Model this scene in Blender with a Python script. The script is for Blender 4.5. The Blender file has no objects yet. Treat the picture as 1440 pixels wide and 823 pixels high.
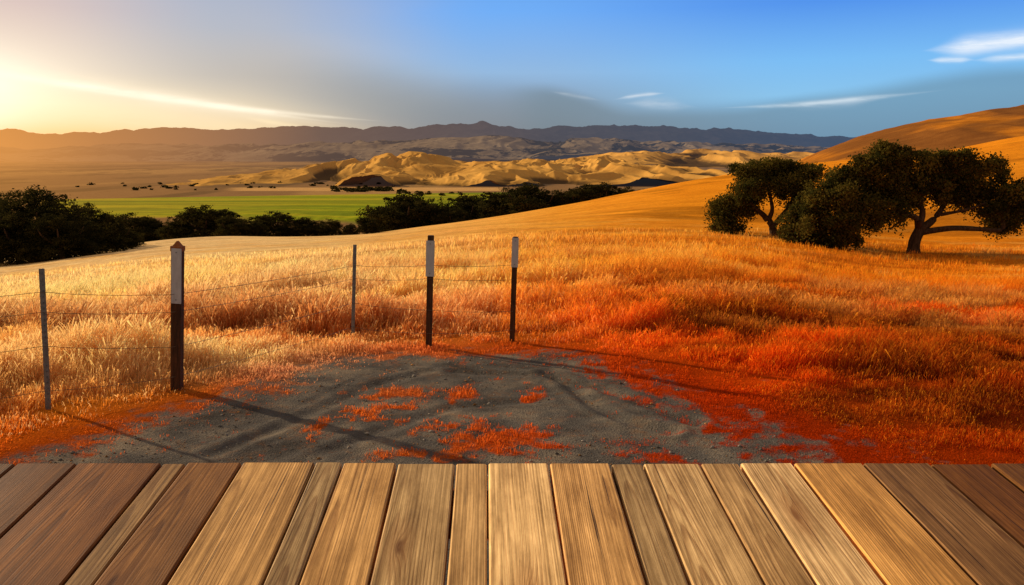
import bpy, math, random
import numpy as np
from mathutils import Vector
random.seed(5); rng=np.random.default_rng(5)
sc=bpy.context.scene
sc.view_settings.view_transform='Standard'; sc.view_settings.look='None'; sc.view_settings.exposure=0
COL=sc.collection
# ------------------------------------------------------------------ camera
F=1130.0; PIT=math.radians(9.8); ZC=2.4
cp,sp=math.cos(PIT),math.sin(PIT)
cam=bpy.data.objects.new("camera",bpy.data.cameras.new("camera")); COL.objects.link(cam)
cam.location=(0,0,ZC); cam.rotation_euler=(math.radians(90)-PIT,0,0)
cam.data.sensor_width=36; cam.data.lens=36*F/1440; cam.data.clip_end=90000; cam.data.clip_start=0.05
sc.camera=cam
def pdir(px,py):
    u=(px-720)/F; v=(411.5-py)/F
    return (u,cp+v*sp,-sp+v*cp)
def azel(px,py):
    d=pdir(px,py); return math.degrees(math.atan2(d[0],d[1])), math.degrees(math.atan2(d[2],math.hypot(d[0],d[1])))
def zat(px,py,Y):
    d=pdir(px,py); return ZC+Y*d[2]/d[1]
def sat(px,py):
    d=pdir(px,py); return d[0]/d[1]
# ------------------------------------------------------------------ noise
def _h(ix,iy,s):
    n=(ix.astype(np.int64)*374761393+iy.astype(np.int64)*668265263+s*974711)&0xffffffff
    n=((n^(n>>13))*1274126177)&0xffffffff
    n=(n^(n>>16))&0xffffffff
    return n/4294967295.0
def vn(x,y,s=0):
    x=np.asarray(x,float); y=np.asarray(y,float)
    ix=np.floor(x); iy=np.floor(y); fx=x-ix; fy=y-iy
    fx=fx*fx*fx*(fx*(fx*6-15)+10); fy=fy*fy*fy*(fy*(fy*6-15)+10)
    a=_h(ix,iy,s); b=_h(ix+1,iy,s); c=_h(ix,iy+1,s); d=_h(ix+1,iy+1,s)
    return (a*(1-fx)+b*fx)*(1-fy)+(c*(1-fx)+d*fx)*fy
def fbm(x,y,s=0,o=4):
    t=0;a=.5;n=0
    for i in range(o):
        t=t+a*vn(x*2**i+i*17.3,y*2**i-i*9.1,s+i); n+=a; a*=.5
    return t/n
def ridged(x,y,s=0,o=4,pers=.5,soft=0.):
    t=0;a=.5;n=0
    for i in range(o):
        v=2*vn(x*2**i+i*17.3,y*2**i-i*9.1,s+i)-1
        t=t+a*(1-np.sqrt(v*v+soft)); n+=a; a*=pers
    return t/n
def ss(x,a,b):
    t=np.clip((x-a)/(b-a),0,1); return t*t*(3-2*t)
# ------------------------------------------------------------------ terrain height
cols=[
 (-700,[(10,0),(20,-1.6),(40,-4.6),(95,-11),(200,-23),(350,-38),(500,-40)]),
 (0,  [(10,0),(20,-1.4),(40,-4.1),(95,-10.1),(200,-22),(350,-38),(500,-40)]),
 (250,[(10,0),(20,-.9),(40,-3.0),(80,-6.5),(130,-10.6),(200,-19),(350,-38),(500,-40)]),
 (500,[(10,0),(20,-.7),(40,-2.6),(80,-6.0),(120,-9.1),(200,-19),(350,-38),(500,-40)]),
 (700,[(10,0),(20,-.6),(40,-2.0),(80,-4.6),(150,zat(700,300,150)),(220,-20),(350,-36),(500,-40)]),
 (900,[(10,0),(20,-.6),(40,-2.0),(80,-4.0),(170,zat(900,268,170)),(250,-18),(380,-36),(550,-40)]),
 (1000,[(10,0),(20,-.7),(40,-2.1),(80,-4.4),(110,-4.2),(180,zat(1000,243,180)),(260,-10),(400,-30),(600,-40)]),
 (1100,[(10,0),(20,-.8),(40,-2.4),(80,-5.0),(110,-3.9),(180,zat(1100,226,180)),(260,-2.5),(350,zat(1100,221,350)),(450,-18),(700,-40)]),
 (1200,[(10,0),(20,-1.0),(40,-3.0),(60,-4.6),(80,-4.8),(120,-2.2),(180,zat(1200,218,180)),(250,-1.5),(350,zat(1200,192,350)),(500,-15),(800,-40)]),
 (1283,[(10,0),(20,-1.2),(40,-3.4),(60,-5.0),(80,-4.7),(120,-1.4),(180,zat(1283,213,180)),(240,-1),(350,zat(1300,165,350)),(500,-10),(800,-40)]),
 (1440,[(10,0),(20,-1.2),(40,-3.4),(60,-4.9),(80,-4.0),(120,1.2),(170,zat(1440,174,170)),(235,4),(350,zat(1440,144,350)),(500,0),(800,-40)]),
 (2300,[(10,0),(20,-1.0),(40,-2.4),(60,-3.0),(80,-1),(120,6),(170,14),(235,12),(350,29),(500,10),(800,-40)]),
]
NS,NY=600,700
Sg=np.linspace(-1.4,1.4,NS); Lg=np.linspace(math.log(.4),math.log(45000),NY)
ctab=np.zeros((len(cols),NY)); cs=[]
for i,(px,pts) in enumerate(cols):
    cs.append((px-720)/F/1.01)
    ly=[math.log(.4)]+[math.log(p[0]) for p in pts]+[math.log(45000)]
    zz=[0]+[p[1] for p in pts]+[-40]
    ctab[i]=np.interp(Lg,ly,zz)
cs=np.array(cs)
G=np.zeros((NS,NY))
for j in range(NY): G[:,j]=np.interp(Sg,cs,ctab[:,j])
def blur(A,sig,ax):
    r=int(sig*3); k=np.exp(-np.arange(-r,r+1)**2/(2*sig*sig)); k/=k.sum()
    P=np.pad(A,[(r,r) if a==ax else (0,0) for a in range(2)],mode='edge')
    return np.apply_along_axis(lambda m:np.convolve(m,k,'valid'),ax,P)
G=blur(blur(G,4,1),11,0)
dS=Sg[1]-Sg[0]; dL=Lg[1]-Lg[0]
def H(X,Y):
    X=np.asarray(X,float); Y=np.maximum(np.asarray(Y,float),.41)
    a=np.clip((X/Y-Sg[0])/dS,0,NS-1.001); b=np.clip((np.log(Y)-Lg[0])/dL,0,NY-1.001)
    i=a.astype(int); j=b.astype(int); fa=a-i; fb=b-j
    z=(G[i,j]*(1-fa)+G[i+1,j]*fa)*(1-fb)+(G[i,j+1]*(1-fa)+G[i+1,j+1]*fa)*fb
    w=ss(Y,12,60)*(1-ss(Y,450,800))
    z=z+w*(fbm(X/26,Y/26,3,2)-.5)*1.2+ss(Y,120,200)*(1-ss(Y,500,800))*(fbm(X/80,Y/80,9,2)-.5)*3.5
    z=z+ss(Y,230,300)*(1-ss(Y,450,700))*(ridged(X/42,Y/60,11,3)-.5)*5.0
    z=z+(1-ss(Y,30,60))*((fbm(X/1.6,Y/1.6,5,2)-.5)*.08+(fbm(X*3,Y*3,6,2)-.5)*.012)
    return z
def hit(px,py,y0=3.0,y1=40000):
    d=pdir(px,py); Ys=np.exp(np.linspace(math.log(y0),math.log(y1),6000))
    z=ZC+Ys*d[2]/d[1]; X=Ys*d[0]/d[1]; g=H(X,Ys)
    k=np.argmax(z<g)
    if not (z<g).any(): k=-1
    return float(X[k]),float(Ys[k]),float(g[k])
def gp(px,py):
    d=pdir(px,py); Y=-ZC*d[1]/d[2]; return Y*d[0]/d[1],Y
# ------------------------------------------------------------------ colour fields
dirt_poly=[gp(*p) for p in [(-250,690),(-60,660),(60,640),(170,606),(290,570),(400,532),(480,506),(560,495),(660,490),(760,493),(850,508),(920,532),(980,560),(1060,596),(1150,636),(1230,680),(1300,760),(700,900),(-300,900)]]
def sdpoly(X,Y,poly):
    X=np.asarray(X,float);Y=np.asarray(Y,float)
    d=np.full(X.shape,1e9); ins=np.zeros(X.shape,bool); n=len(poly)
    for i in range(n):
        ax,ay=poly[i]; bx,by=poly[(i+1)%n]
        ex,ey=bx-ax,by-ay; t=np.clip(((X-ax)*ex+(Y-ay)*ey)/(ex*ex+ey*ey),0,1)
        d=np.minimum(d,np.hypot(X-ax-t*ex,Y-ay-t*ey))
        c=((ay>Y)!=(by>Y))&(X<(bx-ax)*(Y-ay)/((by-ay) if by!=ay else 1e-9)+ax); ins^=c
    return np.where(ins,d,-d)
tufts=[(500,588,60,16,-.55),(560,554,40,7,-.3),(650,553,22,8,-.2),(604,546,12,5,0),(705,620,88,25,0),(748,556,24,9,-.1),(780,600,26,9,0),(560,642,40,9,0),(905,637,40,11,0),(840,525,26,6,.2),(650,606,36,10,0),(450,602,30,6,-.3)]
def tuftmask(X,Y):
    m=np.zeros(np.shape(X))
    for (px,py,rx,ry,sl) in tufts:
        cx,cy=gp(px,py); ax=abs(gp(px+rx,py)[0]-cx); ay=abs(gp(px,py-ry)[1]-cy)
        dx=(X-cx); dy=(Y-cy)+sl*dx*.8
        m=np.maximum(m,np.exp(-((dx/ax)**2+(dy/ay)**2)*.9))
    return m
def grassiness(X,Y):
    d=sdpoly(X,Y,dirt_poly)
    n=(fbm(X*1.4,Y*1.4,21,4)-.5); n2=(fbm(X*7,Y*7,22,4)-.5)
    s=X/np.maximum(Y,.5)
    soft=.60+.6*ss(s,.0,.35)
    g=1-ss(d+n*1.5*soft+n2*1.8*soft,-.60,.65*soft+.30)
    t=.80*ss(tuftmask(X,Y)+n2*2.2+n*1.2,.15,1.15)
    sprk=ss(fbm(X*2.2,Y*2.2,25,3)+n2*.9,.60,.90)*.40*ss(s,-.40,.25)
    return np.clip(np.maximum(np.maximum(g,t),sprk*(d>0)),0,1)
def lerp(a,b,t): return a+(b-a)*t[...,None]
PALE=np.array([.98,.71,.31]); GOLD=np.array([.96,.46,.055]); ORNG=np.array([.95,.28,.009]); RED=np.array([.78,.082,.003]); RUST=np.array([.42,.090,.007]); DRUST=np.array([.22,.026,.003])
def fieldcol(X,Y):
    Yc=np.maximum(Y,.5); s=X/Yc
    B=lambda v:np.broadcast_to(v,X.shape+(3,))
    c=B(GOLD).copy()
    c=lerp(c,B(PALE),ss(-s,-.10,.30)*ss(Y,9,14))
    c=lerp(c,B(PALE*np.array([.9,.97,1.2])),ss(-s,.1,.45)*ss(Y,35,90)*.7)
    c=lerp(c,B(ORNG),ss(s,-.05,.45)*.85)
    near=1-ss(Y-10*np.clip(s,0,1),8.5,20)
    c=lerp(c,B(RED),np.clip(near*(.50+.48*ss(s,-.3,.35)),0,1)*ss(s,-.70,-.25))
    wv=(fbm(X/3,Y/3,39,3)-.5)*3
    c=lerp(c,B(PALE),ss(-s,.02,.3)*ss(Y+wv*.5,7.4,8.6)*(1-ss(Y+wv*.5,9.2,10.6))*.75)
    c=lerp(c,B(RUST),ss(-s,-.05,.25)*ss(Y+wv,10.2,11.4)*(1-ss(Y+wv,12.0,14.5))*.75)  # rust band paints a brown shadow into the left meadow's colour
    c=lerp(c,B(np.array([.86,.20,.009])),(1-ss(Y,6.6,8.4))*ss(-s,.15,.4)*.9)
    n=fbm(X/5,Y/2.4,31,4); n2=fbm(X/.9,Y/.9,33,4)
    band=ss(n,.44,.59)*(1-ss(Y,30,100))  # bands mix rust grass colour with painted shadow, deepest near right
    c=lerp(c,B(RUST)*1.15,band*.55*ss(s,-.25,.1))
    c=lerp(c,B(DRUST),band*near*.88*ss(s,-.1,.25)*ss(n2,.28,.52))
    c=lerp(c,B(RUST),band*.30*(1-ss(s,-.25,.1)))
    hi=ss(fbm(X/4.3+9,Y/2.4,37,3),.50,.70)*ss(Y,10,15)*(1-ss(Y,60,130))
    c=lerp(c,B(np.array([.98,.55,.12])),hi*.5)
    nd=Y<14
    if nd.any():
        dd=np.full(X.shape,-9.); dd[nd]=sdpoly(X[nd],Y[nd],dirt_poly)
        edge=ss(dd,-1.0,-.1)
        c=lerp(c,c*np.array([.62,.38,.5])+B(DRUST)*.3,edge*.75)  # low grass beside the gravel gets its shadow painted into the colour
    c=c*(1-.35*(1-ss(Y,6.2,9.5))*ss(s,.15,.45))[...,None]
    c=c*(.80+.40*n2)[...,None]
    return c
VAL=np.array([.34,.21,.085]); GREEN=np.array([.34,.44,.010]); TAN=np.array([.52,.33,.12])
def groundcol(X,Y):
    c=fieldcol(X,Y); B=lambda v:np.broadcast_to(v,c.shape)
    z=H(X,Y); s=X/np.maximum(Y,1)
    c=lerp(c,B(np.array([.98,.38,.018])),ss(Y,40,100)*ss(s,.0,.25)*.9)
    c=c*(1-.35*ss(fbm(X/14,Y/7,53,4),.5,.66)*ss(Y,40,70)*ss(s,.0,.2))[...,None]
    br=ss(Y,205,250)*ss(s,.2,.3)*(1-ss(Y,500,700))
    n=fbm(X/34,Y/26,47,4)
    c=lerp(c,B(np.array([.30,.125,.024])),br*(.35+.65*ss(n,.36,.58)))  # brown tone paints shade onto the far ridge
    far=ss(Y,230,420)*(1-ss(z,-33,-25))
    v=B(VAL).copy()
    n=fbm(X/160,Y/500,41,4); v=lerp(v,B(TAN),ss(n,.42,.62))
    v=lerp(v,B(np.array([.14,.10,.04])),ss(fbm(X/110,Y/380,43,4),.54,.66)*.75)
    near_e=520+60*(fbm(X/60,Y*0,44,2)-.5)
    m=ss(Y,near_e-30,near_e)*(1-ss(Y,900+s*260,912+s*260))*ss(s,-.60,-.56)*(1-ss(s,-.02,.02))
    g=B(GREEN)*(.85+.3*fbm(X/25,Y/60,45,3))[...,None]
    g=lerp(g,B(np.array([.62,.56,.02])),ss(fbm(X/400,Y/40,46,3),.42,.56)*.65)
    g=lerp(g,B(np.array([.14,.26,.010])),ss(fbm(X/500,Y/26,48,3),.50,.58)*.6)
    v=lerp(v,g,m)
    m2=ss(Y,930,940)*(1-ss(Y,1020,1040))*ss(s,-.36,-.33)*(1-ss(s,-.02,0.))
    v=lerp(v,B(TAN*1.5),m2)
    return lerp(c,v,far)
# ------------------------------------------------------------------ node helpers
def mk(nt):
    L=nt.links
    def sock(n,i,v):
        if v is None: return
        if isinstance(v,bpy.types.NodeSocket): L.new(v,n.inputs[i])
        else: n.inputs[i].default_value=v
    def M(op,a,b=None,c=None,clamp=False):
        n=nt.nodes.new('ShaderNodeMath'); n.operation=op; n.use_clamp=clamp
        sock(n,0,a); sock(n,1,b); sock(n,2,c); return n.outputs[0]
    def MR(x,a,b,c=0.,d=1.,smooth=True):
        n=nt.nodes.new('ShaderNodeMapRange'); n.interpolation_type='SMOOTHSTEP' if smooth else 'LINEAR'
        sock(n,0,x); sock(n,1,a); sock(n,2,b); sock(n,3,c); sock(n,4,d); return n.outputs[0]
    def MIX(f,a,b,bt='MIX'):
        n=nt.nodes.new('ShaderNodeMix'); n.data_type='RGBA'; n.blend_type=bt
        sock(n,0,f); 
        for i,v in ((6,a),(7,b)):
            if isinstance(v,(tuple,list)) and len(v)==3: v=(*v,1)
            sock(n,i,v)
        return n.outputs[2]
    def NZ(vec,scale,detail=4,rough=.5,dist=0):
        n=nt.nodes.new('ShaderNodeTexNoise'); sock(n,'Vector',vec); n.inputs['Scale'].default_value=scale
        n.inputs['Detail'].default_value=detail; n.inputs['Roughness'].default_value=rough; n.inputs['Distortion'].default_value=dist
        return n.outputs[0]
    def MAP(vec,scale=(1,1,1),loc=(0,0,0),rot=(0,0,0)):
        n=nt.nodes.new('ShaderNodeMapping'); sock(n,0,vec); n.inputs[1].default_value=loc; n.inputs[2].default_value=rot; n.inputs[3].default_value=scale
        return n.outputs[0]
    def RAMP(f,stops):
        n=nt.nodes.new('ShaderNodeValToRGB'); sock(n,0,f); cr=n.color_ramp
        while len(cr.elements)<len(stops): cr.elements.new(.5)
        for e,(p,c) in zip(cr.elements,stops): e.position=p; e.color=(*c,1)
        return n.outputs[0]
    return M,MR,MIX,NZ,MAP,RAMP
def newmat(name):
    m=bpy.data.materials.new(name); m.use_nodes=True; m.node_tree.nodes.clear(); return m,m.node_tree
def out(nt,sh):
    o=nt.nodes.new('ShaderNodeOutputMaterial'); nt.links.new(sh,o.inputs[0]); return o
def princ(nt,col,rough=.8,normal=None,spec=.3,metal=0):
    p=nt.nodes.new('ShaderNodeBsdfPrincipled')
    if isinstance(col,tuple): p.inputs['Base Color'].default_value=(*col,1)
    else: nt.links.new(col,p.inputs['Base Color'])
    if isinstance(rough,float): p.inputs['Roughness'].default_value=rough
    else: nt.links.new(rough,p.inputs['Roughness'])
    p.inputs['Specular IOR Level'].default_value=spec; p.inputs['Metallic'].default_value=metal
    if normal: nt.links.new(normal,p.inputs['Normal'])
    return p.outputs[0]
def diff(nt,col,normal=None):
    p=nt.nodes.new('ShaderNodeBsdfDiffuse'); nt.links.new(col,p.inputs[0])
    if normal: nt.links.new(normal,p.inputs['Normal'])
    return p.outputs[0]
def bump(nt,h,strength,dist):
    b=nt.nodes.new('ShaderNodeBump'); b.inputs['Strength'].default_value=strength; b.inputs['Distance'].default_value=dist
    nt.links.new(h,b.inputs['Height']); return b.outputs[0]
def attr(nt,name):
    a=nt.nodes.new('ShaderNodeAttribute'); a.attribute_name=name; return a
def geo(nt): return nt.nodes.new('ShaderNodeNewGeometry').outputs['Position']
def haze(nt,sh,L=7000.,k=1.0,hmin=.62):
    """aerial perspective painted on surfaces as emission: depends on where the surface stands in the valley"""
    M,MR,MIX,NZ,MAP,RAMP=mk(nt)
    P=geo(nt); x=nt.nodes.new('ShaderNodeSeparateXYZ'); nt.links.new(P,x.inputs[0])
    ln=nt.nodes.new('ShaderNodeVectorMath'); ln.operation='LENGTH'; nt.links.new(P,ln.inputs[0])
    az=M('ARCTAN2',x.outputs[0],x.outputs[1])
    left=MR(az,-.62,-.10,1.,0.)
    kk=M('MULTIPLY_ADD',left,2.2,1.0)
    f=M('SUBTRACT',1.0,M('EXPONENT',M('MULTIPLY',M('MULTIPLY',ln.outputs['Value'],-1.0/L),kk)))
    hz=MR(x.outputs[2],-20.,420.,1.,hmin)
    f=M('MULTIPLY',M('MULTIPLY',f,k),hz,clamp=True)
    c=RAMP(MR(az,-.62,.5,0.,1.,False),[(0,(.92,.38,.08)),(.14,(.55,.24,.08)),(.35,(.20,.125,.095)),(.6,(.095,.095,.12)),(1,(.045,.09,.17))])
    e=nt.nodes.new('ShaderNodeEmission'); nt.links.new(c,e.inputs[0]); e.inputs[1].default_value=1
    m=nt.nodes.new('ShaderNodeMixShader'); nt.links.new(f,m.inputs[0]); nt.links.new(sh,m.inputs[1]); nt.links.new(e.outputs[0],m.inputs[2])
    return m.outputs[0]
def noml(m):
    try: m.cycles.emission_sampling='NONE'
    except Exception: pass
def fill(me,co,f,k):
    me.vertices.add(len(co)); me.vertices.foreach_set('co',np.ascontiguousarray(co,dtype=np.float32).ravel())
    me.loops.add(len(f)*k); me.loops.foreach_set('vertex_index',np.ascontiguousarray(f,dtype=np.int32).ravel())
    me.polygons.add(len(f)); me.polygons.foreach_set('loop_start',np.arange(0,len(f)*k,k,dtype=np.int32))
    me.update(calc_edges=True); me.validate()
def vcol(me,name,c):
    a=me.attributes.new(name,'FLOAT_COLOR','POINT')
    c4=np.concatenate([c,np.ones((len(c),1))],1).astype(np.float32); a.data.foreach_set('color',c4.ravel())
def grid_mesh(name,X,Y,Z,colr=None,extra=None):
    n,m=X.shape; me=bpy.data.meshes.new(name)
    co=np.stack([X,Y,Z],-1).reshape(-1,3).astype(np.float32)
    i=np.arange(n*m).reshape(n,m); f=np.stack([i[:-1,:-1],i[1:,:-1],i[1:,1:],i[:-1,1:]],-1).reshape(-1,4)
    fill(me,co,f,4)
    if colr is not None: vcol(me,'Col',colr.reshape(-1,3))
    if extra is not None:
        a=me.attributes.new('mask','FLOAT','POINT'); a.data.foreach_set('value',extra.reshape(-1).astype(np.float32))
    me.shade_smooth()
    o=bpy.data.objects.new(name,me); COL.objects.link(o); return o
def tag(o,label=None,cat=None,kind=None,group=None):
    if label:o["label"]=label
    if cat:o["category"]=cat
    if kind:o["kind"]=kind
    if group:o["group"]=group
# ------------------------------------------------------------------ ground
mg,nt=newmat("ground_grass_and_gravel"); M,MR,MIX,NZ,MAP,RAMP=mk(nt); noml(mg)
P=geo(nt); col=attr(nt,'Col').outputs['Color']; mask=attr(nt,'mask').outputs['Fac']
fine=NZ(P,38,4,.7); mid=NZ(P,1.3,6,.68); big=NZ(MAP(P,(.10,.30,.1)),1,6,.65); tus=NZ(P,2.2,5,.75)
gcol=MIX(1.0,col,RAMP(fine,[(.3,(.60,.54,.48)),(.7,(1.28,1.22,1.15))]),'MULTIPLY')
gcol=MIX(1.0,gcol,RAMP(big,[(.3,(.82,.74,.66)),(.7,(1.18,1.18,1.18))]),'MULTIPLY')
gcol=MIX(1.0,gcol,RAMP(tus,[(.3,(.74,.66,.60)),(.7,(1.15,1.15,1.15))]),'MULTIPLY')
grav=RAMP(mid,[(.32,(.055,.049,.044)),(.5,(.120,.107,.093)),(.70,(.26,.205,.145))])
vor=nt.nodes.new('ShaderNodeTexVoronoi'); nt.links.new(P,vor.inputs['Vector']); vor.inputs['Scale'].default_value=60
grav=MIX(1.0,grav,RAMP(NZ(P,80,4,.85),[(.3,(.50,.50,.50)),(.7,(1.5,1.45,1.4))]),'MULTIPLY')
grav=MIX(MR(NZ(P,4,6,.85),.50,.75,0.,.5),grav,(.30,.11,.022))
mm=M('ADD',mask,M('MULTIPLY',M('SUBTRACT',NZ(P,16,6,.85),.5),1.5))
mm=MR(mm,.20,.90)
c=MIX(mm,grav,gcol)
hgt=M('ADD',M('MULTIPLY',fine,1.0),M('MULTIPLY',vor.outputs['Distance'],.4))
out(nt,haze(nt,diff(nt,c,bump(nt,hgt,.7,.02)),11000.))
SS=np.linspace(-1.35,1.35,1000); LL=np.concatenate([np.linspace(math.log(.5),math.log(4.5),25),np.linspace(math.log(4.55),math.log(14),230),np.linspace(math.log(14.1),math.log(1200),520),np.linspace(math.log(1220),math.log(42000),90)])
Sx,Ly=np.meshgrid(SS,LL,indexing='ij'); Y=np.exp(Ly); X=Sx*Y; Z=H(X,Y)
gr=np.ones_like(X); nm=Y<16; gr[nm]=grassiness(X[nm],Y[nm])
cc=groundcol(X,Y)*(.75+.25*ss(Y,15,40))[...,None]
def rutpath(pts,dep,Z):
    rut=[gp(*p) for p in pts]; dm=np.full(X.shape,9.)
    for a,b in zip(rut[:-1],rut[1:]):
        ex,ey=b[0]-a[0],b[1]-a[1]; t=np.clip(((X-a[0])*ex+(Y-a[1])*ey)/(ex*ex+ey*ey),0,1)
        dm=np.minimum(dm,np.hypot(X-a[0]-t*ex,Y-a[1]-t*ey))
    br=.4+fbm(X*2,Y*2,91,2)
    return Z+br*(-dep*np.exp(-(dm/.07)**2)+dep*.6*np.exp(-((dm-.15)/.06)**2))
Z=rutpath([(770,522),(790,532),(812,548),(832,566),(875,590),(940,606)],.030,Z)
Z=rutpath([(640,520),(760,526),(840,545),(900,566),(980,596)],.022,Z)
Z=rutpath([(300,640),(400,600),(520,545),(600,520)],.018,Z)
Z=rutpath([(430,650),(560,600),(640,570),(760,560)],.015,Z)
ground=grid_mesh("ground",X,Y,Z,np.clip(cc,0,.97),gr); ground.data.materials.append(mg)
tag(ground,"rolling golden grass field with bare gravel patch","ground","structure")
# ------------------------------------------------------------------ rolling hills
def hillmat(name,low,high,ridgecol,treescale,treeamt,L,k,hmin=.62,g0=.45,g1=.95):
    m,nt=newmat(name); M,MR,MIX,NZ,MAP,RAMP=mk(nt); noml(m)
    P=geo(nt); n=NZ(P,.006,6,.7)
    c=RAMP(n,[(.3,low),(.7,high)])
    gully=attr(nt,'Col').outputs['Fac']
    c=MIX(MR(M('ADD',gully,M('MULTIPLY',M('SUBTRACT',NZ(P,.03,6,.75),.5),.5)),g0,g1,0.,.90),c,ridgecol)  # dark brush colour also paints shade into the gullies
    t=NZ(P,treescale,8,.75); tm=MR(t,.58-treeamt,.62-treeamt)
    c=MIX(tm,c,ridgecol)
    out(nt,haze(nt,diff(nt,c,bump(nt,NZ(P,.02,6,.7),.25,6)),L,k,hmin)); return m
def prof(pts,Y):
    xs=[sat(p[0],p[1])*Y for p in pts]; zs=[zat(p[0],p[1],Y) for p in pts]; return np.array(xs),np.array(zs)
def hills(name,pts,Y0,Y1,Yc,nx,ny,mat,wl,seed,label,spur=.75,base=-42,oc=4,gain=.55,lo=.22,sec=.16,pers=.5,ystr=2.4,soft=0.,lift=0.):
    xs,zs=prof([(p[0],p[1]+lift) for p in pts],Yc)
    x=np.linspace(xs[0],xs[-1],nx); y=np.linspace(Y0,Y1,ny); X,Y=np.meshgrid(x,y,indexing='ij')
    top=np.interp(X,xs,zs)-base
    wob=(fbm(X/wl/2.5,Y/wl/2.5,seed+50,3)-.5)*(Y1-Y0)*.35
    t=(Y+wob-Y0)/(Yc-Y0); t2=(Y1-(Y+wob))/(Y1-Yc)
    env=np.clip(np.minimum(t,t2),0,1); env=env**.7
    qx=X/wl+(fbm(X/wl*.8,Y/wl*.8,seed+9,2)-.5)*1.0+Y/wl*.18; qy=Y/wl/ystr+(fbm(X/wl*.8,Y/wl*.8,seed+19,2)-.5)*1.0
    r=np.clip((ridged(qx,qy,seed,oc,pers,soft)-lo)/gain,0,1.05)
    Z=base+top*env*(1-spur*(1-env*.42)*(1-r))
    Z+=(ridged(X/wl*3.3,Y/wl*2.0,seed+4,3)-.5)*top.mean()*sec*env
    ed=np.minimum(ss(X,xs[0],xs[0]+wl),1-ss(X,xs[-1]-wl,xs[-1])); Z=base+(Z-base)*ed-2
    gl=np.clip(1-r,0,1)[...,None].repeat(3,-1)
    o=grid_mesh(name,X,Y,Z,gl); o.data.materials.append(mat); tag(o,label,"hills","structure"); return o
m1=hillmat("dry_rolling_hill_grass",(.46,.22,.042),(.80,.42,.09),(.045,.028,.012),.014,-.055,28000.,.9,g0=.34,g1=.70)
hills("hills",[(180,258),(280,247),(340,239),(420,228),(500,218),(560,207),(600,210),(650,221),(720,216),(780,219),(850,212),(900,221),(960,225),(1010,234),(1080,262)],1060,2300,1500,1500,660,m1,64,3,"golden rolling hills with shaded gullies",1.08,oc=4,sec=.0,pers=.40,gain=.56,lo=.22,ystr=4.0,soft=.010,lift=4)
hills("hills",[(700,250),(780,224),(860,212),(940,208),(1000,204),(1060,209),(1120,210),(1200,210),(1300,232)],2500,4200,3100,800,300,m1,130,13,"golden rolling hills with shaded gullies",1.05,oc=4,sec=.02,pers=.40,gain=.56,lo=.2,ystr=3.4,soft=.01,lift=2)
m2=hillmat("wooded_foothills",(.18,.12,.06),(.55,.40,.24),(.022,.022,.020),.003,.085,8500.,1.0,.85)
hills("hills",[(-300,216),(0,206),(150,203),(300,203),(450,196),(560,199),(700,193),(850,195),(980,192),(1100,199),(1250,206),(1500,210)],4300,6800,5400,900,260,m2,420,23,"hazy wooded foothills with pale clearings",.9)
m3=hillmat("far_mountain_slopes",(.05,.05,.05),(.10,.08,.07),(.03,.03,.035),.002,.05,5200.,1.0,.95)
hills("mountain_range",[(-500,184),(-100,182),(0,180),(80,185),(160,183),(230,179),(330,182),(440,178),(500,178),(560,176),(620,173),(690,172),(740,178),(800,174),(860,173),(930,175),(1000,177),(1060,182),(1140,187),(1200,190),(1300,196),(1700,205)],7500,12500,9800,1300,300,m3,640,33,"long blue hazy mountain range with wooded slopes",.38,oc=5,soft=.02,gain=.6)
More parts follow.
